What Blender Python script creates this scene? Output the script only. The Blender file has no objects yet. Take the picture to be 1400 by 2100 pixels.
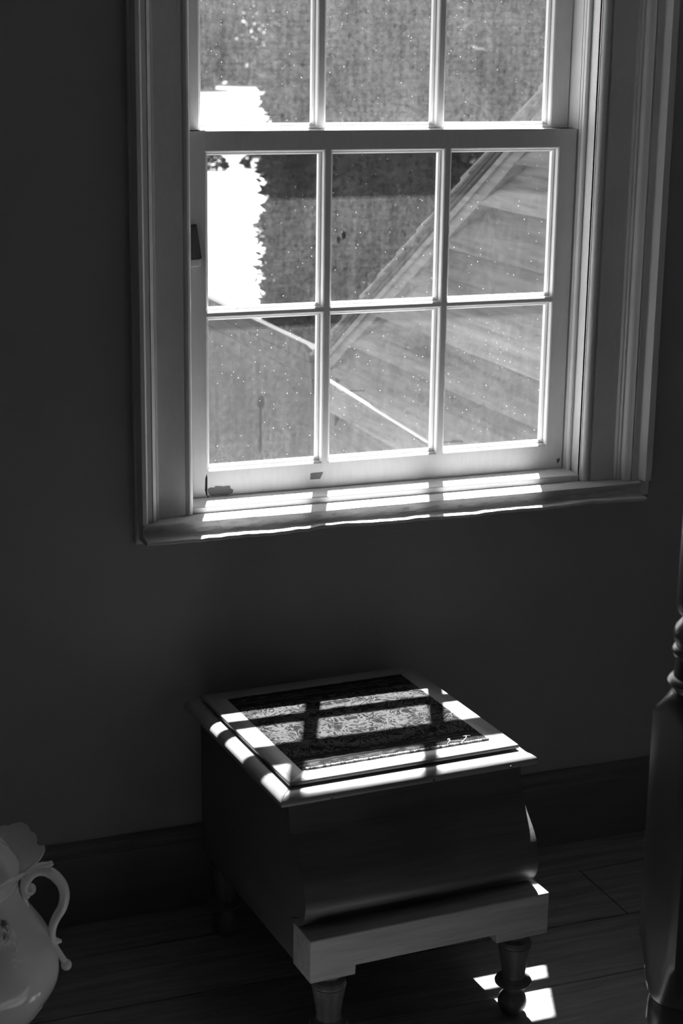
import bpy, bmesh, math, random
from mathutils import Vector, Matrix, noise
random.seed(7)
sc = bpy.context.scene
COL = sc.collection
PI = math.pi

# ------------------------------------------------------------------ camera
F_PX, PITCH, YAW, ROLL = 3650.0, 0.2634, 0.3749, 0.0139
CAM = Vector((-0.974, -3.1826, 1.6842))
_fw = Vector((math.sin(YAW) * math.cos(PITCH), math.cos(YAW) * math.cos(PITCH), -math.sin(PITCH)))
_r0 = Vector((math.cos(YAW), -math.sin(YAW), 0))
_u0 = _r0.cross(_fw)
RIGHT = _r0 * math.cos(ROLL) + _u0 * math.sin(ROLL)
UP = -_r0 * math.sin(ROLL) + _u0 * math.cos(ROLL)
cd = bpy.data.cameras.new('camera')
cd.sensor_fit = 'VERTICAL'
cd.sensor_height = 36.0
cd.lens = F_PX / 2100 * 36.0
cd.clip_start, cd.clip_end = 0.05, 600
cd.dof.use_dof = True
cd.dof.focus_distance = 3.45
cd.dof.aperture_fstop = 9.0
cam = bpy.data.objects.new('camera', cd)
COL.objects.link(cam)
M = Matrix((RIGHT, UP, -_fw)).transposed().to_4x4()
M.translation = CAM
cam.matrix_world = M
sc.camera = cam

def at(u, v, x=None, y=None, z=None):
    """point where the sight line of a photo pixel meets a plane of the place"""
    d = _fw + RIGHT * ((u - 700) / F_PX) - UP * ((v - 1050) / F_PX)
    if x is not None: t = (x - CAM.x) / d.x
    elif y is not None: t = (y - CAM.y) / d.y
    else: t = (z - CAM.z) / d.z
    return CAM + d * t

# ------------------------------------------------------------------ light
SUN_DIR = Vector((-0.417, -1.0, -1.92)).normalized()      # the way the sunlight travels
SUN, SKY, EXPO = 22.0, 0.32, 0.90
w = bpy.data.worlds.new('sky')
sc.world = w
w.use_nodes = True
nt = w.node_tree
nt.nodes.clear()
wo = nt.nodes.new('ShaderNodeOutputWorld')
bg = nt.nodes.new('ShaderNodeBackground')
sky = nt.nodes.new('ShaderNodeTexSky')
sky.sky_type = 'NISHITA'
sky.sun_disc = False
sky.sun_elevation = math.asin(-SUN_DIR.z)
sky.sun_rotation = math.atan2(-SUN_DIR.x, -SUN_DIR.y)
bw = nt.nodes.new('ShaderNodeRGBToBW')
nt.links.new(sky.outputs[0], bw.inputs[0])
nt.links.new(bw.outputs[0], bg.inputs[0])
bg.inputs[1].default_value = SKY
nt.links.new(bg.outputs[0], wo.inputs[0])
sl = bpy.data.lights.new('sun', 'SUN')
sl.energy = SUN
sl.angle = math.radians(0.6)
so = bpy.data.objects.new('sun', sl)
so.rotation_euler = SUN_DIR.to_track_quat('-Z', 'Y').to_euler()
so.location = (3, 6, 12)
COL.objects.link(so)
# light portal in the window opening (gives no light of its own, only guides the sky sampling)
pl = bpy.data.lights.new('window_portal', 'AREA')
pl.shape = 'RECTANGLE'
pl.size, pl.size_y = 0.9, 1.5
pl.cycles.is_portal = True
po = bpy.data.objects.new('window_portal', pl)
po.location = (0.366, 0.17, 1.47)
po.rotation_euler = (-PI / 2, 0, 0)
COL.objects.link(po)

pl2 = pl.copy()  # portal for the added fill window behind the camera
pl2.size, pl2.size_y = 0.46, 0.78
po2 = bpy.data.objects.new('fill_window_portal', pl2)
po2.location = (1.09, -4.56, 1.35)
po2.rotation_euler = (PI / 2, 0, 0)
COL.objects.link(po2)

sc.view_settings.view_transform = 'Standard'
sc.view_settings.look = 'None'
sc.view_settings.exposure = EXPO
sc.view_settings.gamma = 1.0
sc.view_settings.use_curve_mapping = False
cy = sc.cycles
cy.use_denoising = True
cy.max_bounces = 12
cy.diffuse_bounces = 6
cy.glossy_bounces = 4
cy.transmission_bounces = 8
cy.transparent_max_bounces = 16
cy.caustics_reflective = False
cy.caustics_refractive = False
cy.sample_clamp_indirect = 6.0

# ------------------------------------------------------------------ materials
MAT = {}
class NT:
    def __init__(s, name):
        s.m = bpy.data.materials.new(name)
        s.m.use_nodes = True
        s.t = s.m.node_tree
        s.t.nodes.clear()
        s.out = s.t.nodes.new('ShaderNodeOutputMaterial')
        MAT[name] = s.m
        s.co = s.t.nodes.new('ShaderNodeTexCoord').outputs['Object']
    def n(s, typ, ins=None, **kw):
        nd = s.t.nodes.new(typ)
        for k, v in kw.items(): setattr(nd, k, v)
        for k, v in (ins or {}).items(): s.put(nd.inputs[k], v)
        return nd
    def put(s, sock, v):
        if isinstance(v, bpy.types.NodeSocket): s.t.links.new(v, sock)
        elif isinstance(v, (int, float)) and sock.type == 'RGBA': sock.default_value = (v, v, v, 1)
        elif isinstance(v, (int, float)) and sock.type == 'VECTOR': sock.default_value = (v, v, v)
        else: sock.default_value = v
    def math(s, op, a, b=0.0, c=None, clamp=False):
        nd = s.n('ShaderNodeMath', {0: a, 1: b}, operation=op, use_clamp=clamp)
        if c is not None: s.put(nd.inputs[2], c)
        return nd.outputs[0]
    def scale(s, vec, loc=(0, 0, 0)):
        nd = s.n('ShaderNodeMapping')
        s.put(nd.inputs[0], s.co)
        nd.inputs['Scale'].default_value = vec
        nd.inputs['Location'].default_value = loc
        return nd.outputs[0]
    def noise(s, vec, sc_, det=4, rough=0.6, dist=0.0):
        return s.n('ShaderNodeTexNoise', {'Vector': vec, 'Scale': sc_, 'Detail': det, 'Roughness': rough, 'Distortion': dist}).outputs[0]
    def ramp(s, fac, a, b, lo, hi):
        nd = s.n('ShaderNodeMapRange', {0: fac, 1: a, 2: b, 3: lo, 4: hi})
        return nd.outputs[0]
    def xyz(s, vec=None):
        nd = s.n('ShaderNodeSeparateXYZ', {0: vec or s.co})
        return nd.outputs
    def bsdf(s, col, rough=0.5, bump=None, strength=0.3, dist=0.002, spec=0.5, **kw):
        p = s.n('ShaderNodeBsdfPrincipled', {'Base Color': col, 'Roughness': rough, 'Specular IOR Level': spec})
        for k, v in kw.items(): s.put(p.inputs[k], v)
        if bump is not None:
            b = s.n('ShaderNodeBump', {'Height': bump, 'Strength': strength, 'Distance': dist})
            s.t.links.new(b.outputs[0], p.inputs['Normal'])
        return p.outputs[0]
    def done(s, sh):
        s.t.links.new(sh, s.out.inputs[0])
        return s.m

def paint(name, base, var=0.12, rough=0.42, bumpy=0.25, grain=None):
    t = NT(name)
    n1 = t.noise(t.co, 6, 5)
    n2 = t.noise(t.scale(grain or (30, 30, 8)), 4, 4)
    f = t.math('ADD', t.math('MULTIPLY', n1, 0.6), t.math('MULTIPLY', n2, 0.4))
    col = t.ramp(f, 0.3, 0.7, base * (1 - var), base * (1 + var * 0.5))
    t.done(t.bsdf(col, rough, t.math('ADD', t.math('MULTIPLY', n2, 0.5), t.noise(t.co, 60, 4)), bumpy, 0.0015))

def wood(name, dark, light, along=0, rough=0.38, coat=0.0, gs=1.0, bump=0.2, spec=0.5, vary=0.0, cr=0.2):
    t = NT(name)
    s = [22 * gs, 22 * gs, 22 * gs]; s[along] = 1.6 * gs
    g = t.noise(t.scale(tuple(s)), 2.2, 6, 0.62, 0.6)
    s2 = [90 * gs, 90 * gs, 90 * gs]; s2[along] = 4 * gs
    g2 = t.noise(t.scale(tuple(s2)), 2.0, 3, 0.7)
    b = t.noise(t.co, 2.6, 3)
    f = t.math('ADD', t.math('ADD', t.math('MULTIPLY', g, 0.55), t.math('MULTIPLY', g2, 0.25)), t.math('MULTIPLY', b, 0.2))
    col = t.ramp(f, 0.36, 0.64, dark, light)
    if vary:
        rv = t.n('ShaderNodeObjectInfo').outputs['Random']
        col = t.math('MULTIPLY', col, t.ramp(rv, 0, 1, 1 - vary, 1 + vary))
    rg = t.ramp(g, 0.3, 0.7, rough - 0.06, rough + 0.08)
    t.done(t.bsdf(col, rg, f, bump, 0.0015, spec, **({'Coat Weight': coat, 'Coat Roughness': cr} if coat else {})))

def plaster(name, base, sc_=1.0):
    t = NT(name)
    n1 = t.noise(t.co, 1.3, 5)
    n2 = t.noise(t.co, 9, 6, 0.65)
    n3 = t.noise(t.scale((5, 5, 25)), 3, 4)
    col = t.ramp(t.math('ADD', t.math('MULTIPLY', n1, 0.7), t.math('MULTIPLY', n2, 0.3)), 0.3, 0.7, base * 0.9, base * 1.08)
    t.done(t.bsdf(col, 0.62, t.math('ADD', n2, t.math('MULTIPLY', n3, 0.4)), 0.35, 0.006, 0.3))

paint('white_paint', 0.72)
paint('sill_paint', 0.58, 0.3, 0.55, 1.0, (8, 60, 60))
paint('exterior_paint', 0.55, 0.25, 0.6)
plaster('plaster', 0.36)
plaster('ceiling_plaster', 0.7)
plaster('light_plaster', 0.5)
wood('floor_wood', 0.14, 0.34, 0, 0.42, bump=0.35, vary=0.15)
wood('subfloor', 0.02, 0.04, 0, 0.8)
wood('baseboard_wood', 0.12, 0.16, 0, 0.5)
wood('lid_wood', 0.19, 0.34, 0, 0.40, coat=1.0, cr=0.40)
wood('lid_wood_side', 0.18, 0.33, 1, 0.40, coat=1.0, cr=0.40)
wood('stool_wood', 0.075, 0.13, 0, 0.42, coat=0.1)
wood('stool_wood_side', 0.08, 0.13, 1, 0.45)
wood('stool_rail_wood', 0.30, 0.52, 0, 0.45)
wood('leg_wood', 0.07, 0.15, 2, 0.35, coat=0.2)
wood('bed_wood', 0.10, 0.12, 2, 0.33, coat=0.3, bump=0.04)
wood('wedge_wood', 0.05, 0.12, 2, 0.6)
wood('bare_wood', 0.10, 0.2, 0, 0.7)
wood('weathered_boards', 0.055, 0.20, 1, 0.75, gs=0.35, bump=0.5, vary=0.35, spec=0.1)
wood('weathered_trim', 0.05, 0.15, 1, 0.75, gs=0.5, bump=0.5, spec=0.1)
wood('shingles', 0.015, 0.04, 1, 0.8, gs=0.5, spec=0.1)
wood('roof_boards', 0.02, 0.045, 1, 0.7, gs=0.4, spec=0.1)

t = NT('dark_gap'); t.done(t.bsdf(0.012, 0.9))
t = NT('nail_metal'); t.done(t.bsdf(t.ramp(t.noise(t.co, 300), 0.3, 0.7, 0.02, 0.08), 0.5, None, Metallic=0.7))
t = NT('thread'); t.done(t.bsdf(t.ramp(t.noise(t.co, 400), 0.3, 0.7, 0.5, 0.8), 0.9))

# lawn: sunlit grass, mown streaks
t = NT('lawn')
g = t.math('ADD', t.math('MULTIPLY', t.noise(t.co, 0.35, 5), 0.6), t.math('MULTIPLY', t.noise(t.scale((0.25, 1, 1)), 1.2, 5), 0.4))
t.done(t.bsdf(t.ramp(g, 0.35, 0.65, 0.24, 0.33), 0.95, t.noise(t.co, 8, 4), 0.6, 0.05))
# foliage
t = NT('foliage')
t.done(t.bsdf(t.ramp(t.noise(t.co, 2.5, 4), 0.35, 0.65, 0.004, 0.016), 0.8, None, spec=0.1))
t = NT('bark'); t.done(t.bsdf(t.ramp(t.noise(t.scale((8, 8, 1)), 3), 0.3, 0.7, 0.02, 0.07), 0.9))
t = NT('house_wall'); t.done(t.bsdf(t.ramp(t.noise(t.co, 2), 0.3, 0.7, 0.3, 0.4), 0.9))

# old window glass: clear pane with a film of dust that scatters the sunlight
def glass(name, dust, film, clean_spots=()):
    t = NT(name)
    fine = t.noise(t.co, 330, 3, 0.8)
    grit = t.noise(t.co, 900, 2, 0.8)
    cloud = t.noise(t.scale((1, 1, 0.7)), 9, 4, 0.6, 0.4)
    streak = t.noise(t.scale((46, 1, 2.2)), 1.4, 4, 0.65)
    weave = t.noise(t.scale((4, 1, 120)), 1.5, 2, 0.5)
    d = t.math('MULTIPLY', t.ramp(cloud, 0.3, 0.7, 0.62, 1.25), t.ramp(streak, 0.32, 0.68, 0.72, 1.2))
    d = t.math('MULTIPLY', d, t.ramp(fine, 0.3, 0.7, 0.65, 1.35))
    d = t.math('MULTIPLY', d, t.ramp(grit, 0.3, 0.7, 0.7, 1.3))
    d = t.math('MULTIPLY', d, t.ramp(weave, 0.35, 0.65, 0.9, 1.1))
    d = t.math('MULTIPLY', d, t.ramp(t.noise(t.scale((1, 1, 0.8)), 115, 4, 0.75), 0.34, 0.66, 0.55, 1.45))
    # rain-washed dark specks
    v1 = t.n('ShaderNodeTexVoronoi', {'Vector': t.scale((1, 1, 0.62)), 'Scale': 75.0, 'Randomness': 1.0})
    big = t.math('GREATER_THAN', t.xyz(v1.outputs['Color'])[0], 0.90)
    spot = t.math('MULTIPLY', t.ramp(v1.outputs['Distance'], 0.08, 0.30, 1, 0), big)
    d = t.math('MULTIPLY', d, t.math('SUBTRACT', 1.0, t.math('MULTIPLY', spot, 0.6)))
    x, y, z = t.xyz()
    for (cx, cz, rx, rz, amt) in clean_spots:
        e = t.math('ADD', t.math('POWER', t.math('DIVIDE', t.math('SUBTRACT', x, cx), rx), 2.0),
                   t.math('POWER', t.math('DIVIDE', t.math('SUBTRACT', z, cz), rz), 2.0))
        d = t.math('MULTIPLY', d, t.ramp(e, 0.55, 1.15, 1 - amt, 1.0))
    d = t.math('MULTIPLY', d, dust)
    # bright crumbs of paint and grit
    v2 = t.n('ShaderNodeTexVoronoi', {'Vector': t.co, 'Scale': 210.0, 'Randomness': 1.0})
    c2 = t.xyz(v2.outputs['Color'])
    has = t.math('GREATER_THAN', c2[0], 0.945)
    rad = t.ramp(c2[1], 0, 1, 0.04, 0.22)
    crumb = t.math('MULTIPLY', t.math('LESS_THAN', v2.outputs['Distance'], rad), has)
    d = t.math('MAXIMUM', d, t.math('MULTIPLY', crumb, 0.45))
    d = t.math('MINIMUM', d, 0.85)
    tr = t.n('ShaderNodeBsdfTransparent', {0: 0.97}).outputs[0]
    tl = t.n('ShaderNodeBsdfTranslucent', {0: t.ramp(crumb, 0, 1, film, 0.85)}).outputs[0]
    df = t.n('ShaderNodeBsdfDiffuse', {0: film}).outputs[0]
    dd = t.n('ShaderNodeMixShader', {0: 0.25, 1: tl, 2: df}).outputs[0]
    mx = t.n('ShaderNodeMixShader', {0: d, 1: tr, 2: dd}).outputs[0]
    gl = t.n('ShaderNodeBsdfGlossy', {0: 0.9, 'Roughness': 0.03}).outputs[0]
    fc = t.n('ShaderNodeLayerWeight', {0: 0.5}).outputs['Facing']
    fr = t.math('ADD', 0.02, t.math('MULTIPLY', t.math('POWER', fc, 5.0), 0.5))
    t.done(t.n('ShaderNodeMixShader', {0: fr, 1: mx, 2: gl}).outputs[0])

# carpet with woven scroll pattern and striped border, in the lid's own coordinates
t = NT('carpet')
x, y, z = t.xyz()
ax = t.math('ABSOLUTE', t.math('SUBTRACT', x, 0.0))
mir = t.n('ShaderNodeCombineXYZ', {0: ax, 1: y, 2: 0.0}).outputs[0]
wv = t.n('ShaderNodeTexNoise', {'Vector': mir, 'Scale': 31.0, 'Detail': 2.5, 'Roughness': 0.5, 'Distortion': 1.2}).outputs[0]
scroll = t.math('ABSOLUTE', t.math('SUBTRACT', t.math('FRACT', t.math('MULTIPLY', wv, 7.0)), 0.5))
rr = t.math('SQRT', t.math('ADD', t.math('POWER', ax, 2.0), t.math('POWER', t.math('MULTIPLY', t.math('ADD', y, 0.02), 1.7), 2.0)))
med = t.math('ADD', scroll, t.math('MULTIPLY', t.math('SINE', t.math('MULTIPLY', rr, 95.0)), 0.10))
yarn = t.noise(t.co, 700, 2, 0.8)
clot = t.noise(t.co, 130, 3, 0.7)
med = t.math('ADD', med, t.math('MULTIPLY', t.math('SUBTRACT', clot, 0.5), 0.35))
field = t.ramp(med, 0.13, 0.33, 0.012, 0.085)
# border stripes by depth
edge = t.math('SUBTRACT', 0.180, t.math('ABSOLUTE', y))
bordn = t.ramp(t.math('ADD', t.math('MULTIPLY', t.noise(t.scale((1, 2, 1)), 55, 2), 0.8), t.math('MULTIPLY', clot, 0.2)), 0.45, 0.6, 0.02, 0.075)
inb = t.math('LESS_THAN', edge, 0.050)
col = t.n('ShaderNodeMix', {0: inb, 2: field, 3: bordn}, data_type='FLOAT').outputs[0]
for e0, wd, v in ((0.050, 0.004, 0.02), (0.037, 0.0025, 0.02), (0.033, 0.0022, 0.09), (0.0285, 0.0025, 0.02), (0.010, 0.003, 0.02)):
    m_ = t.math('LESS_THAN', t.math('ABSOLUTE', t.math('SUBTRACT', edge, e0)), wd)
    col = t.n('ShaderNodeMix', {0: m_, 2: col, 3: v}, data_type='FLOAT').outputs[0]
col = t.math('MULTIPLY', col, t.ramp(yarn, 0.25, 0.75, 0.6, 1.35))
t.done(t.bsdf(col, 0.97, t.math('ADD', yarn, clot), 0.9, 0.003, 0.1))
t = NT('selvage')
t.done(t.bsdf(t.ramp(t.noise(t.scale((160, 1, 1)), 1.0, 2), 0.35, 0.6, 0.05, 0.42), 0.95))

# glazed pottery with transfer flowers and gilt strokes
t = NT('pottery')
x, y, z = t.xyz()
n1 = t.noise(t.co, 24, 4, 0.6, 0.8)
ang = t.math('ARCTAN2', y, x)
fl = t.noise(t.co, 34, 5, 0.7, 1.5)
def spot_on(a, h, ra, rh):
    e = t.math('ADD', t.math('POWER', t.math('DIVIDE', t.math('SUBTRACT', ang, a), ra), 2.0),
               t.math('POWER', t.math('DIVIDE', t.math('SUBTRACT', z, h), rh), 2.0))
    return t.ramp(e, 0.5, 1.1, 1.0, 0.0)
mask = t.math('MAXIMUM', spot_on(-1.15, 0.085, 0.24, 0.05), t.math('MAXIMUM', spot_on(-0.55, 0.075, 0.14, 0.03), spot_on(-0.95, 0.275, 0.22, 0.02)))
dk = t.math('MULTIPLY', mask, t.ramp(fl, 0.46, 0.58, 0.0, 0.85))
gw = t.math('ABSOLUTE', t.math('SUBTRACT', n1, 0.5))
gm = t.math('MULTIPLY', t.math('LESS_THAN', gw, 0.012), t.math('MAXIMUM', spot_on(-0.7, 0.095, 0.34, 0.028), t.math('MAXIMUM', spot_on(-0.9, 0.255, 0.3, 0.022), spot_on(-0.85, 0.225, 0.25, 0.01))))
col = t.math('SUBTRACT', t.ramp(t.noise(t.co, 5), 0.3, 0.7, 0.72, 0.80), t.math('MULTIPLY', dk, 0.7), clamp=True)
col = t.math('MAXIMUM', col, t.math('MULTIPLY', gm, 0.95))
t.done(t.bsdf(col, t.ramp(gm, 0, 1, 0.14, 0.3), None, Metallic=0.0))

# ------------------------------------------------------------------ mesh helpers
def mesh(name, verts, faces, mat, parent=None, smooth=None, bevel=0.0):
    me = bpy.data.meshes.new(name)
    me.from_pydata([tuple(v) for v in verts], [], faces)
    bm = bmesh.new(); bm.from_mesh(me)
    bmesh.ops.recalc_face_normals(bm, faces=bm.faces)
    bm.to_mesh(me); bm.free()
    me.materials.append(MAT[mat])
    if smooth is not None:
        me.polygons.foreach_set('use_smooth', [True] * len(me.polygons))
        if smooth < 180: me.set_sharp_from_angle(angle=math.radians(smooth))
    o = bpy.data.objects.new(name, me)
    COL.objects.link(o)
    o.parent = parent
    if bevel:
        b = o.modifiers.new('bevel', 'BEVEL'); b.width = bevel; b.segments = 2; b.limit_method = 'ANGLE'
    return o
def boxv(x0, x1, y0, y1, z0, z1):
    return [(x0, y0, z0), (x1, y0, z0), (x1, y1, z0), (x0, y1, z0), (x0, y0, z1), (x1, y0, z1), (x1, y1, z1), (x0, y1, z1)]
BOXF = [(0, 3, 2, 1), (4, 5, 6, 7), (0, 1, 5, 4), (1, 2, 6, 5), (2, 3, 7, 6), (3, 0, 4, 7)]
def box(name, x0, x1, y0, y1, z0, z1, mat, parent=None, bevel=0.0):
    return mesh(name, boxv(x0, x1, y0, y1, z0, z1), BOXF, mat, parent, None, bevel)
def boxes(name, lst, mat, parent=None, bevel=0.0):
    V, Fc = [], []
    for b in lst:
        k = len(V); V += boxv(*b); Fc += [tuple(i + k for i in f) for f in BOXF]
    return mesh(name, V, Fc, mat, parent, None, bevel)
def sweep(name, rings, mat, parent=None, smooth=None, caps=True, closed=True, bevel=0.0):
    """rings: list of equal-length loops"""
    n = len(rings[0]); V = [p for r in rings for p in r]; Fc = []
    for i in range(len(rings) - 1):
        for j in range(n if closed else n - 1):
            k = (j + 1) % n
            Fc.append((i * n + j, i * n + k, (i + 1) * n + k, (i + 1) * n + j))
    if caps:
        Fc.append(tuple(range(n))); Fc.append(tuple(range((len(rings) - 1) * n, len(rings) * n)))
    return mesh(name, V, Fc, mat, parent, smooth, bevel)
def extr_z(name, prof, z0, z1, mat, parent=None, smooth=None, bevel=0.0):
    return sweep(name, [[(x, y, z0) for x, y in prof], [(x, y, z1) for x, y in prof]], mat, parent, smooth, bevel=bevel)
def extr_x(name, prof, x0, x1, mat, parent=None, smooth=None, bevel=0.0):
    return sweep(name, [[(x0, y, z) for y, z in prof], [(x1, y, z) for y, z in prof]], mat, parent, smooth, bevel=bevel)
def lathe(name, prof, seg, mat, parent=None, smooth=40, loc=(0, 0, 0), fn=None):
    rings = []
    for r, z in prof:
        ring = []
        for k in range(seg):
            a = 2 * PI * k / seg
            rr_, zz = (r, z) if fn is None else fn(r, z, a)
            ring.append((loc[0] + rr_ * math.cos(a), loc[1] + rr_ * math.sin(a), loc[2] + zz))
        rings.append(ring)
    return sweep(name, rings, mat, parent, smooth)
def tube(name, pts, rad, mat, parent=None, seg=10, flat=1.0, frame=None, smooth=60):
    """tube along points; frame = fixed side vector for a flattened section"""
    rings = []
    P = [Vector(p) for p in pts]
    for i, p in enumerate(P):
        tg = (P[min(i + 1, len(P) - 1)] - P[max(i - 1, 0)]).normalized()
        side = (frame - tg * frame.dot(tg)).normalized() if frame is not None else tg.orthogonal().normalized()
        nn = tg.cross(side)
        r = rad[i] if isinstance(rad, (list, tuple)) else rad
        rings.append([p + side * (r * flat * math.cos(2 * PI * k / seg)) + nn * (r * math.sin(2 * PI * k / seg)) for k in range(seg)])
    return sweep(name, rings, mat, parent, smooth)
def spline(pts, n):
    """Catmull-Rom through points"""
    P = [Vector(p) for p in pts]; out = []
    P = [P[0] * 2 - P[1]] + P + [P[-1] * 2 - P[-2]]
    for i in range(1, len(P) - 2):
        for k in range(n):
            s = k / n
            a, b, c, d = P[i - 1], P[i], P[i + 1], P[i + 2]
            out.append(0.5 * ((2 * b) + (c - a) * s + (2 * a - 5 * b + 4 * c - d) * s * s + (3 * b - a - 3 * c + d) * s ** 3))
    out.append(P[-2])
    return out
def empty(name, loc=(0, 0, 0), rz=0.0, parent=None):
    o = bpy.data.objects.new(name, None)
    o.empty_display_size = 0.1
    COL.objects.link(o)
    o.location = loc; o.rotation_euler = (0, 0, rz); o.parent = parent
    return o
def tag(o, label=None, cat=None, kind=None, group=None):
    if label: o['label'] = label
    if cat: o['category'] = cat
    if kind: o['kind'] = kind
    if group: o['group'] = group
    return o
def link_copy(src, name, parent):
    o = bpy.data.objects.new(name, src.data); COL.objects.link(o); o.parent = parent
    return o

# ------------------------------------------------------------------ the room
Z0 = 0.8651                        # top of the lower sash's bottom rail above the floor
WALL_Y = -0.060
RX0, RX1, RY0, RZ1 = -2.3, 2.5, -4.4, 2.62
HX0, HX1, HZ0, HZ1 = -0.075, 0.806, 0.776, Z0 + 1.315      # hole for the window
WY1 = 0.14                          # outer face of the wall
outer = [(RX0, RZ1), (RX1, RZ1), (RX1, 0), (RX0, 0)]
inner = [(HX0, HZ1), (HX1, HZ1), (HX1, HZ0), (HX0, HZ0)]
V = [(x, WALL_Y, z) for x, z in outer + inner] + [(x, WY1, z) for x, z in outer + inner]
Fc = []
for i in range(4):
    j = (i + 1) % 4
    Fc += [(i, j, 4 + j, 4 + i), (8 + i, 8 + j, 12 + j, 12 + i), (4 + i, 4 + j, 12 + j, 12 + i), (i, j, 8 + j, 8 + i)]
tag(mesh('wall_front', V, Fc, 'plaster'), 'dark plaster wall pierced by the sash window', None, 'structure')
tag(box('wall_left', RX0 - 0.15, RX0, RY0 - 0.15, WY1, 0, RZ1, 'light_plaster'), 'plain plaster wall left of the window wall', None, 'structure')
tag(box('wall_right', RX1, RX1 + 0.15, RY0 - 0.15, WY1, 0, RZ1, 'light_plaster'), 'plain plaster wall right of the window wall', None, 'structure')
def holed_wall(name, mat, ya, yb, outer, inner):
    V = [(x, ya, z) for x, z in outer + inner] + [(x, yb, z) for x, z in outer + inner]
    Fc = []
    for i in range(4):
        j = (i + 1) % 4
        Fc += [(i, j, 4 + j, 4 + i), (8 + i, 8 + j, 12 + j, 12 + i), (4 + i, 4 + j, 12 + j, 12 + i), (i, j, 8 + j, 8 + i)]
    return mesh(name, V, Fc, mat)
BX0, BX1, BZ0, BZ1 = 0.85, 1.33, 0.95, 1.75         # opening for the unseen window added as fill light
tag(holed_wall('wall_back', 'light_plaster', RY0, RY0 - 0.15, outer, [(BX0, BZ1), (BX1, BZ1), (BX1, BZ0), (BX0, BZ0)]), 'plaster wall facing the window wall, with a window opening added for fill light', None, 'structure')
tag(box('ceiling', RX0 - 0.15, RX1 + 0.15, RY0 - 0.15, WY1, RZ1, RZ1 + 0.12, 'ceiling_plaster'), 'plaster ceiling of the room', None, 'structure')
floor = tag(box('floor', RX0 - 0.15, RX1 + 0.15, RY0 - 0.15, WY1, -0.16, -0.024, 'subfloor'), 'wide dark floorboards running along the window wall', None, 'structure')
rnd = random.Random(3)
ys = [-0.004] + [-0.204 - 0.2 * k for k in range(22)]
ys[-1] = max(ys[-1], RY0)
for i in range(len(ys) - 1):
    yb, yf = ys[i], ys[i + 1]
    yb = min(yb, WALL_Y)
    cut = {1: 0.742, 0: -1.1, 2: -1.35, 3: 1.6}.get(i, rnd.uniform(-1.6, 1.9))
    for xa, xb in ((RX0, cut), (cut, RX1)):
        h = rnd.uniform(-0.0012, 0.0)
        n = max(2, int((xb - xa) / 0.12))
        # slightly worn long edges
        rings = []
        for k in range(n + 1):
            x = xa + 0.0016 + (xb - xa - 0.0032) * k / n
            e1 = 0.0019 + 0.0022 * abs(noise.noise((x * 3.1, i * 7.7, 0)))
            e2 = 0.0019 + 0.0022 * abs(noise.noise((x * 3.1, i * 7.7 + 3.3, 4)))
            rings.append([(x, yf + e1, -0.024), (x, yf + e1, h - 0.0018), (x, yf + e1 + 0.0018, h), (x, yb - e2 - 0.0018, h), (x, yb - e2, h - 0.0018), (x, yb - e2, -0.024)])
        sweep('plank', rings, 'floor_wood', floor)
    random.seed(i)
# baseboard with a small bead along its top
prof = [(WALL_Y, 0), (-0.085, 0), (-0.085, 0.135), (-0.083, 0.140), (-0.0795, 0.142), (-0.0795, 0.146), (-0.082, 0.150), (-0.082, 0.156), (-0.078, 0.162), (-0.071, 0.1645), (WALL_Y, 0.1645)]
tag(extr_x('baseboard_front', prof, RX0, RX1, 'baseboard_wood', None), 'tall dark wooden baseboard under the window wall', None, 'structure')

# ------------------------------------------------------------------ window
win = tag(empty('window_1', (0.366, -0.06, HZ0)), 'white painted double-hung sash window with small dusty panes', None, 'structure')
WIN_OFF = Vector((0.366, -0.06, HZ0))
def wparent(o, parent=None):
    """children of the window are modelled in room coordinates"""
    o.parent = win if parent is None else parent
    return o
PW, MW, PH, MH = 0.2369, 0.0103, 0.2995, 0.0064
XS = [0, PW, PW + MW, 2 * PW + MW, 2 * PW + 2 * MW, 3 * PW + 2 * MW]     # pane edges on the front face
XL, XR = -0.0365, XS[5] + 0.0365
LAT, DEP = 0.009, 0.023
def half_profile(yf, th):
    """moulding stepping back from the front edge towards the glass: (lateral, y)"""
    return [(0.0, yf), (0.0022, yf + 0.0016), (0.0036, yf + 0.006), (0.0038, yf + 0.0105), (0.0062, yf + 0.0112), (LAT, yf + 0.0150), (LAT, yf + DEP + 0.002), (0.0012, yf + DEP + 0.003), (0.0002, yf + th)]
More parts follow.
